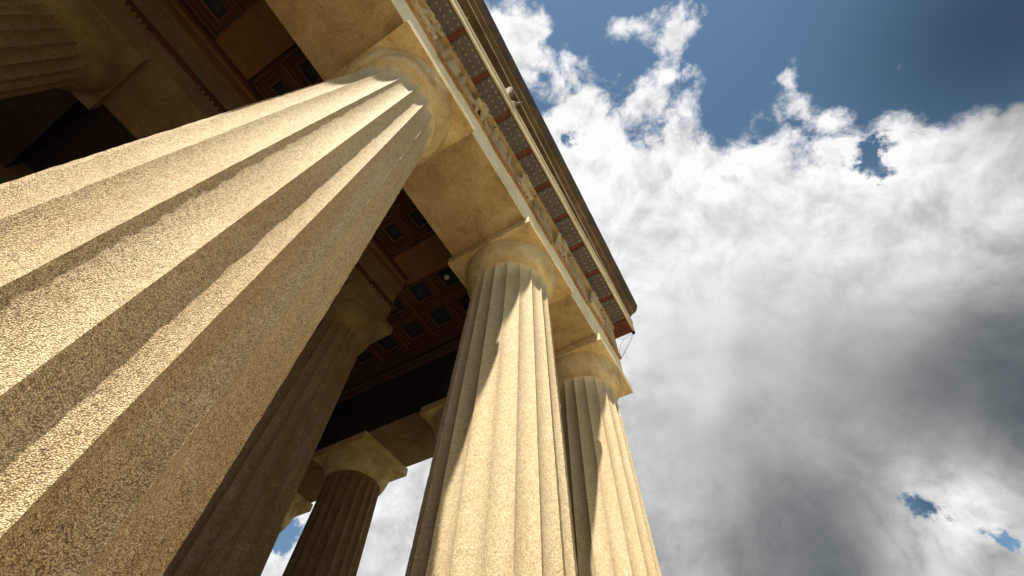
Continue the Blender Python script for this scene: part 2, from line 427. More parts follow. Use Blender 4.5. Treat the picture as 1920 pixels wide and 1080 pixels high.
mx[-1] = (trig_x[-2] + XR - 0.43)/2
for k, x in enumerate(mx):
    if k < len(rel): c = rel[k]
    else: c = rel[(k*3 + 1) % len(rel)].copy(); C.objects.link(c); c.parent = ent
    c.location.x = x
    c.scale.y = 0.72; c.location.y = -0.252
    c.scale.x = -0.82 if k % 3 == 1 else 0.82
bm = bmesh.new(); prism_x(bm, [(-1.035, 2.605), (-1.035, 2.69), (0.9, 2.69), (0.9, 2.605)], XL, XR + 0.06)
obj('bed_moulding', bm, M['frieze'], ent, bevel=0.01)
# geison: soffit, drip and upright face
XE = 9.50
bm = bmesh.new()
prism_x(bm, [(-0.80, 2.694), (-1.495, 2.694), (-1.497, 2.645), (-1.512, 2.64), (-1.545, 2.655), (-1.548, 3.06), (-1.585, 3.10), (-1.585, 3.18), (-0.80, 3.18)], XL, XE, 60, jit=0.002)
for f in bm.faces:
    c = f.calc_center_median()
    if f.normal.z < -0.8 and c.y > -1.49: f.material_index = 1
obj('geison', bm, [M['corona'], M['red']], ent)
# mutules
def mutule_bm(w):
    bm = bmesh.new(); box(bm, -w/2, w/2, -1.475, -0.985, 2.652, 2.692, 0)
    for r in range(3):
        for k in range(6):
            lathe(bm, [(0.001, 2.612), (0.027, 2.612), (0.032, 2.617), (0.026, 2.6515)], 12, -w/2 + w*(k + 0.5)/6, -1.41 + 0.18*r, 1)
    return bm
mut = obj('mutule', mutule_bm(0.885), [M['grey'], M['gutta']], ent)
mxs = [1.0463*k for k in range(-12, 9)]
for k, x in enumerate(mxs):
    c = mut if k == 0 else mut.copy()
    if k: C.objects.link(c); c.parent = ent
    c.location.x = x - 0.01
# corner panel with relief palmette
bm = bmesh.new(); box(bm, XR - 0.03, XE - 0.06, -1.47, -0.99, 2.652, 2.692)
for k in range(9):
    a = R(-80 + 20*k); cx, cy = (XR + XE)/2 - 0.04, -1.12
    capsule(bm, (cx + 0.05*math.sin(a), cy - 0.05*math.cos(a), 2.652), (cx + 0.21*math.sin(a), cy - 0.3*math.cos(a), 2.652), 0.012, 0.02, 6)
obj('corner_panel', bm, M['red'], ent)

# ------------------------------------------------------------------ entablature of the flank
fe = empty('flank_entablature', (XC, 0, H), 'shaded entablature running back along the temple flank behind the columns', 'entablature')
Y0, Y1 = HD + 0.003, 21.0
bm = bmesh.new(); prism_y(bm, [(-HD, 0), (HD, 0), (HD, 1.10), (-HD, 1.10)], Y0, Y1)
for f in bm.faces:
    if f.normal.x < -0.9: f.material_index = 1  # inner face painted near-black for its deep shade
obj('architrave', bm, [M['shaded_inner_stone'], M['shade_stone']], fe, bevel=0.01)
bm = bmesh.new(); prism_y(bm, [(-HD + 0.1, 1.102), (HD + 0.055, 1.102), (HD + 0.055, 1.2), (-HD + 0.1, 1.2)], -HD + 0.02 + 0.96, Y1)
obj('taenia', bm, M['orange'], fe)
bm = bmesh.new(); prism_y(bm, [(-0.90, 1.204), (0.898, 1.204), (0.898, 2.60), (-0.90, 2.60)], Y0, Y1)
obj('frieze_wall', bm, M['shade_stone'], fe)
bm = bmesh.new(); prism_y(bm, [(-1.0, 2.40), (-0.902, 2.33), (-0.902, 2.60), (-1.12, 2.60), (-1.12, 2.52), (-1.05, 2.5)], Y0, Y1)
obj('inner_moulding', bm, M['ceil'], fe)
for k in range(10):
    y = HD + 0.6 + TG*k
    c = tri.copy(); C.objects.link(c); c.parent = fe; c.rotation_euler.z = R(90); c.location = (0, y, 0)
    c = reg.copy(); C.objects.link(c); c.parent = fe; c.rotation_euler.z = R(90); c.location = (0, y, 0)
bm = bmesh.new()
prism_y(bm, [(0.80, 2.694), (1.44, 2.694), (1.442, 2.645), (1.455, 2.64), (1.49, 2.655), (1.492, 3.06), (1.52, 3.10), (1.52, 3.18), (0.80, 3.18)], -0.797, Y1)
for f in bm.faces:
    c = f.calc_center_median()
    if f.normal.z < -0.8 and c.x < 1.44: f.material_index = 1
obj('geison', bm, [M['corona'], M['red']], fe)
for k in range(19):
    c = mut.copy(); C.objects.link(c); c.parent = fe; c.rotation_euler.z = R(90); c.location = (-0.055, -0.25 + 1.0463*(k + 0.6), 0)
bm = bmesh.new(); prism_y(bm, [(0.80, 3.183), (1.50, 3.183), (1.62, 3.34), (1.66, 3.52), (0.80, 3.62)], -0.797, Y1)
obj('gutter', bm, M['tile'], fe)

# ------------------------------------------------------------------ pediment
pd = empty('pediment', (0, 0, H), 'dark brown raking gable cornice rising along the top edge of the temple front', 'pediment')
SL = 0.24; XA = -6.4; ZR = 3.186
def raking(name, prof, mat, nx=40, x1=XE, jit=0.0, **kw):
    bm = bmesh.new()
    prism_x(bm, [(y, z) for y, z in prof], XA, x1, nx, SL, XE, jit=jit)
    o = obj(name, bm, mat, pd, **kw); return o
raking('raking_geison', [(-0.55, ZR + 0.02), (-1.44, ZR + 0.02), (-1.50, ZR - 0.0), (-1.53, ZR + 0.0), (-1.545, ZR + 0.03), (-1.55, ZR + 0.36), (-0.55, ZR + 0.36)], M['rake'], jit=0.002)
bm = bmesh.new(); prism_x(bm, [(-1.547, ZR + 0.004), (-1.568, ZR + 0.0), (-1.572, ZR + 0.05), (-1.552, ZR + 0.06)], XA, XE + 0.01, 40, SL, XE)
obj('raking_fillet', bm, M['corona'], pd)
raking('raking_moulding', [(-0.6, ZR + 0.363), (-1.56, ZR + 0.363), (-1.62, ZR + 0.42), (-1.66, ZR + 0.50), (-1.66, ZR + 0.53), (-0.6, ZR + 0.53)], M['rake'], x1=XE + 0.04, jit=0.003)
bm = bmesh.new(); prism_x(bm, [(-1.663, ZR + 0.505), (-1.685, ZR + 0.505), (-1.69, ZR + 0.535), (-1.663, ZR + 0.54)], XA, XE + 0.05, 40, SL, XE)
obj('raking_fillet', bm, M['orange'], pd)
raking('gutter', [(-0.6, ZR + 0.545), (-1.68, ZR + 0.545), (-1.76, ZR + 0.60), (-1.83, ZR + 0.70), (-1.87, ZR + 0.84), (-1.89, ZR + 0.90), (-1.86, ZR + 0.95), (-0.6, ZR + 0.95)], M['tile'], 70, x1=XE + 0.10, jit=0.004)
# tympanum wall and roof behind
bm = bmesh.new()
v = [bm.verts.new(p) for p in ((XE - 0.3, -0.5, ZR), (XA, -0.5, ZR), (XA, -0.5, ZR + SL*(XE - XA)), (XE - 0.3, 0.2, ZR), (XA, 0.2, ZR), (XA, 0.2, ZR + SL*(XE - XA)))]
for f in ((0, 1, 2), (3, 5, 4), (0, 3, 4, 1), (1, 4, 5, 2), (2, 5, 3, 0)): bm.faces.new([v[i] for i in f])
bmesh.ops.recalc_face_normals(bm, faces=bm.faces[:])
obj('tympanum', bm, M['rake'], pd)
bm = bmesh.new(); prism_y(bm, [(XA, ZR + 0.98 + SL*(XE - XA)), (XE + 0.1, ZR + 0.98 - SL*0.1), (XE + 0.1, ZR + 0.92 - SL*0.1), (XA, ZR + 0.92 + SL*(XE - XA))], -0.59, Y1)
obj('tiled_roof', bm, M['tile'], pd)
# far slope of the gable, left of the apex
bm = bmesh.new()
prism_x(bm, [(-0.55, ZR), (-1.55, ZR), (-1.88, ZR + 0.9), (-0.55, ZR + 0.95)], XA - 6.5, XA - 0.002, 4, -SL, XA + (XE - XA))
for v_ in bm.verts: v_.co.z += SL*2*(XE - XA)
obj('raking_geison', bm, M['rake'], pd)

# ------------------------------------------------------------------ pediment sculptures
def statue(name, bm, x, label, cat, y=-1.05, z=3.182, group='marble figures in the gable'):
    o = fuse(name, bm, M['gable_sculpt'], None, 0.03, 0.012, 3)
    o.location = (x, y, H + z); tag(o, label, cat, group, 'thing'); return o
def horse_head(flip=0.0):
    bm = bmesh.new()
    capsule(bm, (0, 0.40, 0.02), (0, 0.10, 0.42), 0.20, 0.17)                   # neck rising from the floor
    capsule(bm, (0, 0.10, 0.42), (0.02, -0.22, 0.40), 0.16, 0.13)                # cheek
    capsule(bm, (0.02, -0.22, 0.40), (0.03, -0.60, 0.20), 0.12, 0.075)           # muzzle hanging over the edge
    capsule(bm, (0.03, -0.56, 0.19), (0.03, -0.64, 0.13), 0.07, 0.05)
    capsule(bm, (0.02, -0.28, 0.30), (0.03, -0.58, 0.08), 0.06, 0.04)           # lower jaw
    for s in (-1, 1): capsule(bm, (s*0.08, 0.08, 0.54), (s*0.10, 0.05, 0.68), 0.04, 0.015)
    capsule(bm, (0, 0.38, 0.22), (0, 0.12, 0.60), 0.06, 0.05)                    # mane
    return bm
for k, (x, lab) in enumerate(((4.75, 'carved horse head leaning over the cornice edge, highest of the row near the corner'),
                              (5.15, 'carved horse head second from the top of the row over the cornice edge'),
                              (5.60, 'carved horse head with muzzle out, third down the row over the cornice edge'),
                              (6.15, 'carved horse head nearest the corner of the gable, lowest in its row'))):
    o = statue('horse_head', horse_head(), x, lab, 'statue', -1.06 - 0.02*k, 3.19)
    o.rotation_euler.z = R((38, 52, 44, 58)[k]); o.scale = (0.55, 0.98, 0.7)
def seated(seed, reach):
    r = random.Random(seed); bm = bmesh.new()
    hip, ch = Vector((0, 0.16, 0.52)), Vector((-0.06, 0.06, 1.10))
    capsule(bm, (0, 0.2, 0.0), hip, 0.34, 0.28); capsule(bm, hip, ch, 0.25, 0.24)                    # rock seat, trunk
    capsule(bm, ch, (-0.04, -0.02, 1.38), 0.10, 0.09); capsule(bm, (-0.04, -0.06, 1.47), (-0.04, -0.07, 1.56), 0.115, 0.09); capsule(bm, (-0.04, 0.04, 1.5), (-0.02, 0.12, 1.44), 0.09, 0.06)
    for q in (-1, 1):
        kn = Vector((0.17*q + 0.08, -0.42 + 0.07*q, 0.66 + 0.05*q)); ft = Vector((0.2*q + 0.12, -0.36 + 0.06*q, 0.06))
        capsule(bm, hip, kn, 0.17, 0.125); capsule(bm, kn, ft, 0.12, 0.07); capsule(bm, ft, ft + Vector((0.03*q, -0.17, -0.01)), 0.06, 0.04)
        sh = ch + Vector((0.24*q, 0, 0.12))
        el = sh + (Vector((0.10, -0.34, 0.02)) if q == reach else Vector((0.12*q, -0.05, -0.34)))
        ha = el + (Vector((0.12, -0.24, 0.12)) if q == reach else Vector((-0.05*q, -0.28, -0.06)))
        capsule(bm, sh, el, 0.085, 0.07); capsule(bm, el, ha, 0.065, 0.045)
        for k in range(4): capsule(bm, ha, ha + Vector((0.02*(k - 1.5), -0.085, -0.02*k)), 0.016, 0.012, 6)
    for k in range(12):                                                                              # folds of drapery over the lap and down the shins
        x = -0.3 + 0.06*k
        capsule(bm, (x, -0.28 + r.uniform(-0.05, 0.05), 0.62 + r.uniform(-0.1, 0.06)), (x + r.uniform(-0.1, 0.1), -0.34, 0.05), 0.055, 0.035, 8)
    for k in range(5): capsule(bm, (-0.25 + 0.1*k, -0.12, 1.2), (-0.1 + 0.06*k, -0.1, 0.7), 0.045, 0.035, 8)
    return bm
statue('seated_figure', seated(2, 1), 1.35, 'carved draped figure seated in the gable with knees and arm over the cornice edge', 'statue', -1.14, 3.19)
bpy.data.objects['seated_figure'].scale = (1.0, 0.95, 0.86)
o = statue('seated_figure', seated(5, -1), -0.75, 'carved figure highest in the gable with one bent arm over the cornice edge', 'statue', -1.02, 3.19)
o.rotation_euler.z = R(12); o.scale = (0.9, 0.82, 0.75)

# ------------------------------------------------------------------ porch entablature (pronaos)
pe = empty('porch_entablature', (0, 0, H), 'shaded inner porch entablature with plain frieze band above the smaller columns', 'entablature')
PXR, PXL, PF_ = 4.12, -12.0, 3.83
bm = bmesh.new(); box(bm, PXL, PXR, PF_, 5.50, 0.4765, 1.03); obj('architrave', bm, M['shaded_inner_stone'], pe, bevel=0.01)
bm = bmesh.new(); box(bm, PXL, PXR + 0.09, PF_ - 0.09, 5.50, 1.033, 1.115); obj('taenia', bm, M['darkred'], pe)
regp = None
for k in range(8):
    x = PX - 1.9*k
    if regp is None:
        bm = bmesh.new(); box(bm, -0.36, 0.36, PF_ - 0.082, PF_ - 0.002, 0.985, 1.0315)
        for q in range(6): lathe(bm, [(0.001, 0.94), (0.03, 0.94), (0.022, 0.9845)], 8, -0.3 + 0.12*q, PF_ - 0.05, 1)
        regp = obj('regula', bm, [M['darkred'], M['shaded_inner_stone']], pe); c = regp
    else: c = regp.copy(); C.objects.link(c); c.parent = pe
    c.location.x = x
bm = bmesh.new(); box(bm, PXL, PXR - 0.03, PF_ - 0.02, 5.45, 1.118, 1.93); obj('frieze_band', bm, M['shaded_inner_stone'], pe, bevel=0.01)
bm = bmesh.new()
prism_x(bm, [(PF_ + 0.1, 1.933), (PF_ - 0.06, 1.933), (PF_ - 0.07, 2.02), (PF_ - 0.03, 2.05), (PF_ - 0.03, 2.10), (PF_ + 0.1, 2.10)], PXL, PXR + 0.02)
obj('crown_moulding', bm, M['line'], pe)
bm = bmesh.new()
prism_x(bm, [(5.4, 2.103), (PF_ - 0.045, 2.103), (PF_ - 0.05, 2.30), (PF_ - 0.10, 2.36), (PF_ - 0.10, 2.46), (PF_ - 0.06, 2.596), (5.4, 2.596)], PXL, PXR)
obj('crown_moulding', bm, M['beam'], pe)
bm = bmesh.new(); box(bm, PXL, PXR + 0.01, PF_ - 0.155, PF_ - 0.103, 2.44, 2.53); obj('crown_fillet', bm, M['darkred'], pe)
# side return of the porch frieze along the cella flank
bm = bmesh.new(); box(bm, 2.6, PXR - 0.02, 5.504, 20.0, 0.50, 2.596); obj('flank_frieze', bm, M['shaded_inner_stone'], pe)

# ------------------------------------------------------------------ coffered ceiling
ce = empty('coffered_ceiling', (0, 0, H), 'dark painted coffered ceiling of the colonnade with ochre beams', 'ceiling')
ZB, ZC = 2.60, 2.78
CI = XC - 0.902
for k, x in enumerate((3.36, 0.05, -3.31, -6.62, -9.93)):
    bm = bmesh.new(); box(bm, x, x + 1.0, HD + 0.004, 3.86, ZB, 3.3)
    obj('ceiling_beam', bm, M['beam'], ce, bevel=0.006)
def coffer_bm(px, py, ix, iy):
    """stepped square coffer: grid rib, ochre line, brown step, red step, blue panel seat"""
    bm = bmesh.new()
    def ring(x0, y0, z0, x1, y1, z1, mat):
        a = [bm.verts.new((sx*x0, sy*y0, z0)) for sx, sy in ((-1,-1),(1,-1),(1,1),(-1,1))]
        b = [bm.verts.new((sx*x1, sy*y1, z1)) for sx, sy in ((-1,-1),(1,-1),(1,1),(-1,1))]
        for k in range(4): bm.faces.new((a[k], b[k], b[(k+1) % 4], a[(k+1) % 4])).material_index = mat
    hx, hy = px/2, py/2
    steps = [(1.0, 0.0), (0.80, 0.0), (0.80, 0.03), (0.72, 0.03), (0.72, 0.09), (0.42, 0.09), (0.42, 0.13), (0.30, 0.13), (0.30, 0.17), (0.10, 0.17), (0.10, 0.21), (0.0, 0.21), (0.0, 0.27)]
    mats = [0, 1, 1, 2, 0, 1, 2, 2, 0, 1, 1, 2]
    for (f0, z0), (f1, z1), m_ in zip(steps, steps[1:], mats):
        ring(ix + (hx - ix)*f0, iy + (hy - iy)*f0, z0, ix + (hx - ix)*f1, iy + (hy - iy)*f1, z1, m_)
    # bead row on the outer step
    nb = 12
    for s in (-1, 1):
        for q in range(nb):
            u = (q + 0.5)/nb*2 - 1
            ex, ey = ix + (hx - ix)*0.57, iy + (hy - iy)*0.57
            for X, Y in ((u*ex, s*ey), (s*ex, u*ey)):
                bmesh.ops.create_icosphere(bm, subdivisions=1, radius=0.016, matrix=Matrix.Translation((X, Y, 0.085)))
    return bm
def panel_bm(ix, iy):
    bm = bmesh.new(); box(bm, -ix - 0.01, ix + 0.01, -iy - 0.01, iy + 0.01, 0.262, 0.30, 0)
    for k in range(8):
        a = math.pi/4*k; l = 0.8*min(ix, iy)*(1.15 if k % 2 else 0.9); d = Vector((math.cos(a), math.sin(a), 0)); n_ = Vector((-d.y, d.x, 0))
        p = [d*0.02, d*l*0.5 + n_*0.022, d*l, d*l*0.5 - n_*0.022]
        vs = [bm.verts.new(q + Vector((0, 0, 0.256))) for q in p]
        vt = bm.verts.new(d*l*0.5 + Vector((0, 0, 0.248)))
        for i in range(4): bm.faces.new((vs[i], vs[(i+1) % 4], vt)).material_index = 1
    bmesh.ops.recalc_face_normals(bm, faces=bm.faces[:])
    return bm
def coffer_kind(px, py, ix, iy):
    c = obj('coffer', coffer_bm(px, py, ix, iy), [M['ceil'], M['line'], M['darkred']], ce)
    obj('coffer_panel', panel_bm(ix, iy), [M['navy'], M['star']], c)
    return c
def put(src, used, x, y, z):
    c = src if not used[0] else copy_tree(src, ce)
    used[0] = True; c.location = (x, y, z); return c
k1 = coffer_kind(1.155, 0.945, 0.235, 0.175); u1 = [False]
for bx in (1.05, -2.31, -5.62, -8.93):
    for i in range(2):
        for j in range(3): put(k1, u1, bx + 0.578 + 1.155*i, HD + 0.006 + 0.473 + 0.945*j, ZC)
k2 = coffer_kind(1.15, 1.15, 0.29, 0.29); u2 = [False]
for j in range(15):
    for i in range(2): put(k2, u2, 4.89 + 1.15*i, 1.60 + 1.15*j, ZC)
bm = bmesh.new()                                                     # plain margin boards round the coffer fields
box(bm, 6.618, CI - 0.003, HD + 0.004, 20, ZC - 0.03, 3.2); box(bm, 4.363, 6.617, HD + 0.004, 1.022, ZC - 0.02, 3.2)
box(bm, 4.24, 4.312, 3.862, 20, ZC - 0.02, 3.2); box(bm, -12.9, 6.8, HD + 0.004, 20, 3.22, 3.3)
box(bm, -12.9, 4.2, 3.80, 3.861, ZC - 0.03, 3.2)
obj('ceiling_board', bm, M['ceil'], ce)
# porch ceiling behind the inner columns
pcg = empty('porch_ceiling', (0, 0, H), 'almost black beamed ceiling deep inside the porch, in the upper left corner', 'ceiling')
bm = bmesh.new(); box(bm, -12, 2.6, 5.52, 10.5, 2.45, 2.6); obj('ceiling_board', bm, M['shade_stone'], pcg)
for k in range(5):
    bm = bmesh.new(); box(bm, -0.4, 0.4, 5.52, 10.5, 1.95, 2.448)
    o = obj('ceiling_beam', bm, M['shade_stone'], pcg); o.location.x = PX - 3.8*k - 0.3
# hanging globe lamp in one coffer
lp = empty('globe_lamp', (4.84, 2.80, H + 2.93), 'small white globe lamp hanging in a dark coffer beside the middle capital', 'lamp')
bm = bmesh.new(); bmesh.ops.create_uvsphere(bm, u_segments=24, v_segments=16, radius=0.085)
obj('globe', bm, M['lamp'], lp, smooth=True)
bm = bmesh.new(); lathe(bm, [(0.001, 0.078), (0.045, 0.078), (0.045, 0.10), (0.012, 0.105), (0.012, 0.145), (0.001, 0.145)], 16)
obj('lamp_stem', bm, M['bracket'], lp, smooth=True, sharp=40)

# ------------------------------------------------------------------ cella, steps, ground
cw = empty('cella_wall', (0, 0, 0), 'dark inner temple wall behind the porch columns', 'wall')
bm = bmesh.new(); box(bm, -12, 4.0, 10.5, 11.3, 0.7, H + 2.6); obj('door_wall', bm, M['wall'], cw)
bm = bmesh.new(); box(bm, 2.9, 4.02, 8.4, 21, 0.7, H + 0.498); obj('side_wall', bm, M['wall'], cw)
bm = bmesh.new()
for k in range(3):
    e = 1.25 + 0.65*k
    box(bm, -14 - e, XC + e, -e, 22 + e, -0.4*(k + 1), -0.4*k - (0.004 if k else 0), 0)
tag(obj('stone_steps', bm, M['floor'], None, bevel=0.015), 'broad pale stone steps under the temple columns', 'steps', None, 'structure')
bm = bmesh.new(); box(bm, -12.6, 4.6, 3.7, 21, 0.002, 0.70); 
tag(obj('porch_floor', bm, M['wall'], None), None, None, None, 'structure')
bm = bmesh.new()
n = 40; ext = 900.0
g = [[bm.verts.new(((i/n - 0.5)*2*ext*abs((i/n - 0.5)*2) , (j/n - 0.5)*2*ext*abs((j/n - 0.5)*2), -1.204)) for j in range(n + 1)] for i in range(n + 1)]
for i in range(n):
    for j in range(n): bm.faces.new((g[i][j], g[i+1][j], g[i+1][j+1], g[i][j+1]))
tag(obj('ground', bm, M['lawn'], None), None, None, None, 'structure')
bm = bmesh.new(); box(bm, -4, 16, -15.0, 27, -1.21, -1.2, 0)
bmesh.ops.translate(bm, verts=bm.verts[:], vec=(0, 0, 0.004))
tag(obj('plaza_pavement', bm, M['ground'], None), None, None, None, 'structure')

# ------------------------------------------------------------------ bird netting at the corner
nt = empty('bird_netting', (0, 0, H), 'thin torn bird netting wire hanging off the corner of the cornice', 'netting')
def wire(name, pts, r=0.006):
    bm = bmesh.new()
    for a, b in zip(pts, pts[1:]): capsule(bm, a, b, r, r, 6)
    return obj(name, bm, M['wire'], nt, smooth=True)
A_, B_ = Vector((XE - 0.03, -1.50, 2.60)), Vector((XR + 0.06, -HD - 0.03, 1.15))
wire('net_edge', [A_ + (B_ - A_)*k/10 + Vector((0.0, 0, -0.04*math.sin(math.pi*k/10))) for k in range(11)], 0.008)
wire('net_strand', [A_ + (B_ - A_)*k/12 + Vector((-0.16*math.sin(math.pi*k/12), 0.16*math.sin(math.pi*k/12), 0.03*math.sin(math.pi*k/4))) for k in range(13)], 0.004)
wire('net_strand', [A_ + (Vector((XR + 0.05, -1.0, 2.1)) - A_)*k/8 + Vector((0, 0, -0.16*math.sin(math.pi*k/8))) for k in range(9)], 0.004)
bm = bmesh.new(); lathe(bm, [(0.001, 0.10), (0.05, 0.10), (0.06, 0.05), (0.045, 0.0), (0.02, -0.03), (0.001, -0.035)], 14)
o = obj('net_bracket', bm, M['bracket'], nt, smooth=True, sharp=50); o.location = (XE - 0.03, -1.50, 2.57)
# ------------------------------------------------------------------ sky with clouds
SUN_AZ, SUN_EL, EXPO = -164.0, 54.5, 1.25
BANK_N = (0.8525, 0.4808, -0.2051)
COVER = [
    (0.0297, 0.0415, 0.9987, 4.46, 2.6),
    (-0.0782, 0.0577, 0.9953, 6.24, 2.0),
    (0.1284, -0.1546, 0.9796, 2.37, 1.9),
    (0.1449, -0.2167, 0.9654, 3.04, 2.4),
    (0.1552, -0.2586, 0.9534, 1.96, 1.3),
    (0.1911, -0.2037, 0.9602, 1.68, 1.6),
    (0.2322, -0.1673, 0.9582, 1.32, 1.5),
    (0.1676, -0.0499, 0.9846, 4.32, 1.4),
    (0.2027, 0.0272, 0.9789, 3.03, 0.8),
    (0.2596, -0.1189, 0.9584, 2.58, 0.7),
    (0.2982, -0.3651, 0.8819, 1.12, 2.2),
    (0.3274, -0.3408, 0.8813, 1.16, 1.6),
    (0.3787, -0.3604, 0.8525, 2.85, 0.8),
    (0.2785, -0.4694, 0.8379, 1.05, 2.4),
    (0.3774, -0.4705, 0.7976, 1.23, 2.3),
    (0.4463, -0.5292, 0.7216, 1.48, 0.3),
    (0.4028, -0.5248, 0.7499, 2.99, -1.2),
    (0.4114, -0.5598, 0.7193, 2.8, -1.5),
    (0.3384, -0.2223, 0.9144, 2.06, -1.6),
    (0.2018, -0.9584, 0.2018, 26, 7.0),  # unseen low clouds added from here on to dim the fill light
    (0.7767, -0.6213, 0.1036, 14, 5.0),
    (-0.4851, -0.8246, 0.291, 18, 4.0),
]
HOLES = [
    (0.4819, -0.3942, 0.7825, 1.36, -2.7),
    (0.5157, -0.3934, 0.7611, 1.18, -2.3),
    (0.8819, -0.2098, 0.4221, 1.81, -2.7),
    (0.8778, -0.1976, 0.4364, 1.22, -0.7),
    (0.89, -0.2563, 0.3772, 0.94, -1.0),
    (0.2603, 0.0449, 0.9645, 1.25, -2.2),
    (0.4706, 0.7697, 0.4314, 2.21, -3.4),
    (0.8903, -0.2704, 0.3663, 0.77, -2.6),
    (0.284, -0.4359, 0.854, 9.73, -1.2),
    (0.3467, -0.5481, 0.7612, 7.14, -0.7),
]
BRIGHT = [
    (0.0245, 0.0503, 0.9984, 3.7, 0.95),
    (0.1431, -0.1886, 0.9716, 3.7, 0.96),
    (0.1938, 0.0226, 0.9808, 3.7, 0.94),
    (0.3303, -0.0172, 0.9437, 3.7, 0.96),
    (0.3958, -0.1537, 0.9054, 3.7, 0.95),
    (0.4836, -0.0577, 0.8734, 3.7, 0.88),
    (0.4209, -0.2826, 0.8619, 3.7, 0.96),
    (0.4438, -0.3858, 0.8088, 3.7, 0.95),
    (0.4941, -0.4561, 0.7402, 3.7, 0.92),
    (0.5207, -0.4948, 0.6957, 3.7, 0.75),
    (0.4605, -0.5372, 0.7066, 3.7, 0.25),
    (0.4348, -0.5285, 0.7291, 3.7, 0.35),
    (0.558, -0.1764, 0.8109, 3.7, 0.82),
    (0.551, -0.3065, 0.7762, 3.7, 0.84),
    (0.5876, -0.3893, 0.7094, 3.7, 0.82),
    (0.6015, -0.474, 0.643, 3.7, 0.68),
    (0.6627, -0.4299, 0.6132, 3.7, 0.58),
    (0.6196, -0.0408, 0.7839, 3.7, 0.8),
    (0.6555, -0.1703, 0.7358, 3.7, 0.68),
    (0.6478, -0.2945, 0.7026, 3.7, 0.66),
    (0.6093, 0.0946, 0.7873, 3.7, 0.84),
    (0.722, 0.0225, 0.6915, 3.7, 0.7),
    (0.7513, -0.1096, 0.6508, 3.7, 0.53),
    (0.7155, -0.2548, 0.6505, 3.7, 0.45),
    (0.7094, -0.3525, 0.6103, 3.7, 0.44),
    (0.7213, -0.3954, 0.5686, 3.7, 0.07),
    (0.7625, -0.3895, 0.5166, 3.7, 0.08),
    (0.6954, -0.4312, 0.5748, 3.7, 0.17),
    (0.7424, -0.3972, 0.5396, 3.7, 0.09),
    (0.7498, -0.3525, 0.5599, 3.7, 0.26),
    (0.9116, 0.0094, 0.411, 3.7, 0.17),
    (0.8906, -0.1101, 0.4414, 3.7, 0.17),
    (0.8134, -0.1063, 0.5718, 3.7, 0.44),
    (0.8423, 0.0606, 0.5356, 3.7, 0.5),
    (0.845, 0.1737, 0.5058, 3.7, 0.55),
    (0.7774, -0.312, 0.5462, 3.7, 0.19),
    (0.7985, -0.2102, 0.5641, 3.7, 0.33),
    (0.8239, -0.0536, 0.5642, 3.7, 0.42),
    (0.799, 0.1237, 0.5884, 3.7, 0.6),
    (0.8468, -0.1549, 0.5089, 3.7, 0.38),
    (0.8401, -0.2546, 0.4789, 3.7, 0.24),
    (0.8709, -0.0367, 0.4901, 3.7, 0.26),
    (0.9033, -0.0659, 0.4238, 3.7, 0.13),
    (0.8946, 0.0628, 0.4424, 3.7, 0.26),
    (0.8711, 0.1755, 0.4587, 3.7, 0.45),
    (0.8996, -0.1583, 0.4071, 3.7, 0.62),
    (0.8698, -0.2512, 0.4247, 3.7, 0.98),
    (0.8841, -0.2587, 0.3891, 3.7, 0.95),
    (0.9103, -0.199, 0.363, 3.7, 0.9),
    (0.8514, -0.3146, 0.4197, 3.7, 0.22),
    (0.905, -0.2541, 0.3411, 3.7, 0.2),
    (0.5896, 0.629, 0.5067, 3.7, 0.92),
    (0.6139, 0.6696, 0.4182, 3.7, 0.8),
    (0.4739, 0.7671, 0.4324, 3.7, 0.95),
    (0.3594, -0.4675, 0.8076, 3.7, 0.5),
    (0.3139, -0.3602, 0.8785, 3.7, 0.85),
    (0.6565, -0.3546, 0.6658, 3.7, 0.66),
    (0.5971, -0.3207, 0.7353, 3.7, 0.85),
    (0.6217, -0.417, 0.663, 3.7, 0.75),
    (0.3094, -0.9283, 0.2063, 22.0, 0.26),  # sky tones out of view from here on, set for the fill light
    (-0.4915, -0.8355, 0.2457, 22.0, 0.22),
    (0.8608, -0.5064, 0.0506, 20.0, 0.12),
    (0.0, -0.7071, 0.7071, 22.0, 1.0),
    (-0.6092, -0.6092, 0.5077, 22.0, 0.95),
    (-0.9584, -0.2018, 0.2018, 26.0, 0.4),
    (-0.3058, 0.9174, 0.2548, 24.0, 0.3),
    (0.5999, 0.7998, 0.02, 18.0, 0.45),
]
SOFT = [
    (0.7002, -0.0459, 0.7125, 12.7, -0.75),
    (0.7558, -0.2935, 0.5854, 8.05, -0.6),
    (0.8324, 0.1057, 0.5441, 9.36, -0.4),
    (0.8848, -0.0558, 0.4627, 5.83, -0.3),
    (0.88, -0.245, 0.4069, 3.34, 0.7),
    (0.4188, -0.3236, 0.8485, 9.82, 0.35),
]
DEEP = [
    (0.3502, -0.5675, 0.7451, 11.28, -0.64),
    (0.8799, -0.2147, 0.4239, 2.35, -0.5),
]
SUN_UP = (-0.963, 0.1, 0.252)
CLOUD_GAIN, SKY_SAT, SKY_VAL = 0.98, 1.0, 0.55

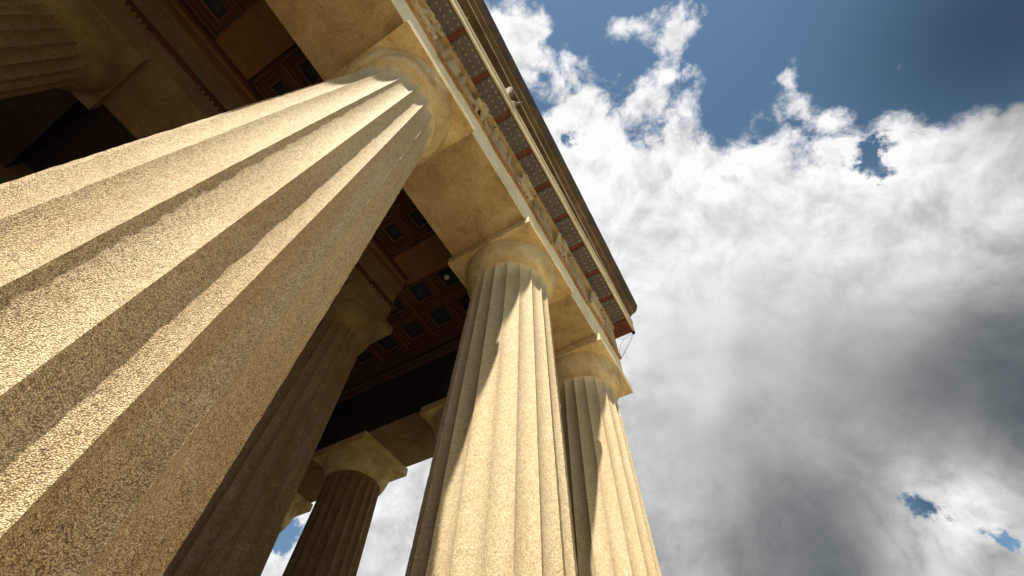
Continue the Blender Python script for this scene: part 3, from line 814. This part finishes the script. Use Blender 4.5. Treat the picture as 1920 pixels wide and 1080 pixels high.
W = bpy.data.worlds.new('World'); S.world = W; W.use_nodes = True
t = W.node_tree
for n_ in list(t.nodes): t.nodes.remove(n_)
out = N(t, 'ShaderNodeOutputWorld'); bg = N(t, 'ShaderNodeBackground'); L(t, bg.outputs[0], out.inputs[0])
STR = 0.1; bg.inputs['Strength'].default_value = STR
sk = N(t, 'ShaderNodeTexSky'); sk.sky_type = 'NISHITA'; sk.sun_disc = False
sk.sun_elevation = R(SUN_EL); sk.sun_rotation = R(90 - SUN_AZ); sk.altitude = 100; sk.air_density = 1.0; sk.dust_density = 0.4; sk.ozone_density = 2.0
tc = N(t, 'ShaderNodeTexCoord'); D = tc.outputs['Generated']
def vm(op, a, b=None, c=None):
    n = t.nodes.new('ShaderNodeVectorMath'); n.operation = op
    for i, v in enumerate((a, b, c)):
        if v is None: continue
        if hasattr(v, 'links'): L(t, v, n.inputs[i])
        else: n.inputs[i].default_value = v
    return n
def warp(vec, scale, detail, amt, rough=0.6):
    n = N(t, 'ShaderNodeTexNoise', i_Scale=scale, i_Detail=detail, i_Roughness=rough); L(t, vec, n.inputs['Vector'])
    s = vm('SUBTRACT', n.outputs['Color'], (0.5, 0.5, 0.5))
    w_ = vm('MULTIPLY_ADD', s.outputs[0], (amt,)*3, vec)
    return vm('NORMALIZE', w_.outputs[0]).outputs[0]
D1 = warp(D, 6.0, 6, 0.07, 0.62)
D2 = warp(D, 7.0, 5, 0.05, 0.6)
def blobs(vec, table, base):
    acc = base
    for (x, y, z, sig, w) in table:
        d = vm('DOT_PRODUCT', vec, (x, y, z)).outputs['Value']
        k = 1.0/(1 - math.cos(R(sig)))
        e = math_(t, 'EXPONENT', math_(t, 'MULTIPLY_ADD', d, k, -k))
        acc = math_(t, 'MULTIPLY_ADD', e, w, acc)
    return acc
h = vm('DOT_PRODUCT', D1, BANK_N).outputs['Value']                      # angle below the upper rim of the big cloud bank
cover = blobs(D1, COVER, math_(t, 'MULTIPLY_ADD', h, 14.0, 0.4))
cover = math_(t, 'MAXIMUM', math_(t, 'MINIMUM', cover, 2.2), -1.6)
cover = blobs(warp(D, 20.0, 7, 0.10, 0.7), HOLES, cover)
fb = N(t, 'ShaderNodeTexNoise', i_Scale=9.0, i_Detail=13, i_Roughness=0.66, i_Distortion=0.15); L(t, D2, fb.inputs['Vector'])
f1 = fb.outputs['Fac']
# billows: inverted ridges make rounded cauliflower heads
rg = N(t, 'ShaderNodeTexNoise', noise_type='RIDGED_MULTIFRACTAL', i_Scale=13.0, i_Detail=7, i_Roughness=0.55, i_Lacunarity=2.1, i_Offset=0.9, i_Gain=1.6); L(t, D2, rg.inputs['Vector'])
bil = math_(t, 'SUBTRACT', 0.45, math_(t, 'MULTIPLY', rg.outputs['Fac'], 0.5))
dens = math_(t, 'ADD', cover, math_(t, 'MULTIPLY_ADD', f1, 5.2, -2.6))
dens = math_(t, 'MULTIPLY_ADD', bil, 1.1, dens)
mr = N(t, 'ShaderNodeMapRange', interpolation_type='SMOOTHSTEP'); mr.inputs['From Min'].default_value = -0.15; mr.inputs['From Max'].default_value = 1.0
L(t, dens, mr.inputs['Value']); alpha = mr.outputs[0]
# light and shade in the cloud: thick parts away from the sun go grey, tops facing it stay white
off = vm('ADD', D2, tuple(0.03*c for c in SUN_UP)).outputs[0]
fb2 = N(t, 'ShaderNodeTexNoise', i_Scale=7.0, i_Detail=7, i_Roughness=0.6, i_Distortion=0.2); L(t, off, fb2.inputs['Vector'])
fb3 = N(t, 'ShaderNodeTexNoise', i_Scale=7.0, i_Detail=7, i_Roughness=0.6, i_Distortion=0.2); L(t, D2, fb3.inputs['Vector'])
relief_ = math_(t, 'SUBTRACT', fb3.outputs['Fac'], fb2.outputs['Fac'])
def weighted(vec, table, eps, base):
    num, den = eps*base, eps
    for (x, y, z, sig, val) in table:
        d = vm('DOT_PRODUCT', vec, (x, y, z)).outputs['Value']
        k = 1.0/(1 - math.cos(R(sig)))
        e = math_(t, 'EXPONENT', math_(t, 'MULTIPLY_ADD', d, k, -k))
        num = math_(t, 'MULTIPLY_ADD', e, val, num); den = math_(t, 'ADD', den, e)
    return math_(t, 'DIVIDE', num, den)
br = weighted(warp(D, 5.0, 6, 0.075), BRIGHT, 0.002, 0.6)
smooth_ = blobs(D, SOFT, 1.0)                                             # how much fine texture the cloud shows there
tex = math_(t, 'MULTIPLY_ADD', relief_, 1.9, math_(t, 'MULTIPLY', bil, 0.22))
tex = math_(t, 'MULTIPLY_ADD', math_(t, 'SUBTRACT', f1, 0.5), 0.55, tex)
tex = math_(t, 'MULTIPLY_ADD', tex, math_(t, 'MAXIMUM', smooth_, 0.12), 1.0)
br = math_(t, 'MULTIPLY', math_(t, 'MAXIMUM', br, 0.05), tex)
cc = ramp(t, br, [(0.0, (0.0, 0.0, 0.0)), (0.1, (0.078, 0.103, 0.120)), (0.25, (0.24, 0.258, 0.262)), (0.5, (0.49, 0.505, 0.49)), (0.8, (0.795, 0.80, 0.80)), (1.0, (1.0, 1.0, 1.0))])
K = 2.0**(-EXPO)/STR
ccs = vm('SCALE', cc); ccs.inputs['Scale'].default_value = K*CLOUD_GAIN
skc = N(t, 'ShaderNodeHueSaturation'); skc.inputs['Hue'].default_value = 0.485; skc.inputs['Saturation'].default_value = SKY_SAT; skc.inputs['Value'].default_value = SKY_VAL; L(t, sk.outputs[0], skc.inputs['Color'])
dk = blobs(D, DEEP, 1.0)                                                  # deepest, polarised blue well away from the sun
skd = vm('SCALE', skc.outputs[0]); L(t, dk, skd.inputs['Scale'])
mixn = mix(t, alpha, skd.outputs[0], ccs.outputs[0])
L(t, mixn, bg.inputs['Color'])
W.cycles.sampling_method = 'MANUAL'; W.cycles.sample_map_resolution = 512

# ------------------------------------------------------------------ sun, camera, render settings
sd = bpy.data.lights.new('sun', 'SUN'); sd.energy = 4.9; sd.angle = R(0.7); sd.color = (1.0, 0.95, 0.85)
so = bpy.data.objects.new('sun', sd); C.objects.link(so)
az, el = R(SUN_AZ), R(SUN_EL)
to = Vector((math.cos(az)*math.cos(el), math.sin(az)*math.cos(el), math.sin(el)))
so.rotation_euler = to.to_track_quat('Z', 'Y').to_euler(); so.location = to*60

yaw, pitch, roll = 0.9907, 1.007, 0.0581
fw = Vector((math.sin(yaw)*math.cos(pitch), math.cos(yaw)*math.cos(pitch), math.sin(pitch)))
rt = Vector((math.cos(yaw), -math.sin(yaw), 0)); up = rt.cross(fw)
r2 = rt*math.cos(roll) + up*math.sin(roll); u2 = up*math.cos(roll) - rt*math.sin(roll)
cd = bpy.data.cameras.new('camera'); cam = bpy.data.objects.new('camera', cd); C.objects.link(cam)
cd.sensor_width = 36; cd.lens = 845.36/1920*36; cd.clip_start = 0.02; cd.clip_end = 5000
cam.matrix_world = Matrix((( r2.x, u2.x, -fw.x, -0.2253), (r2.y, u2.y, -fw.y, -2.9965), (r2.z, u2.z, -fw.z, H - 9.2161), (0, 0, 0, 1)))
S.camera = cam
S.view_settings.view_transform = 'Standard'; S.view_settings.look = 'None'; S.view_settings.gamma = 1; S.view_settings.exposure = EXPO
S.render.resolution_x, S.render.resolution_y = 1024, 576
S.cycles.max_bounces = 8; S.cycles.diffuse_bounces = 5; S.cycles.use_denoising = True
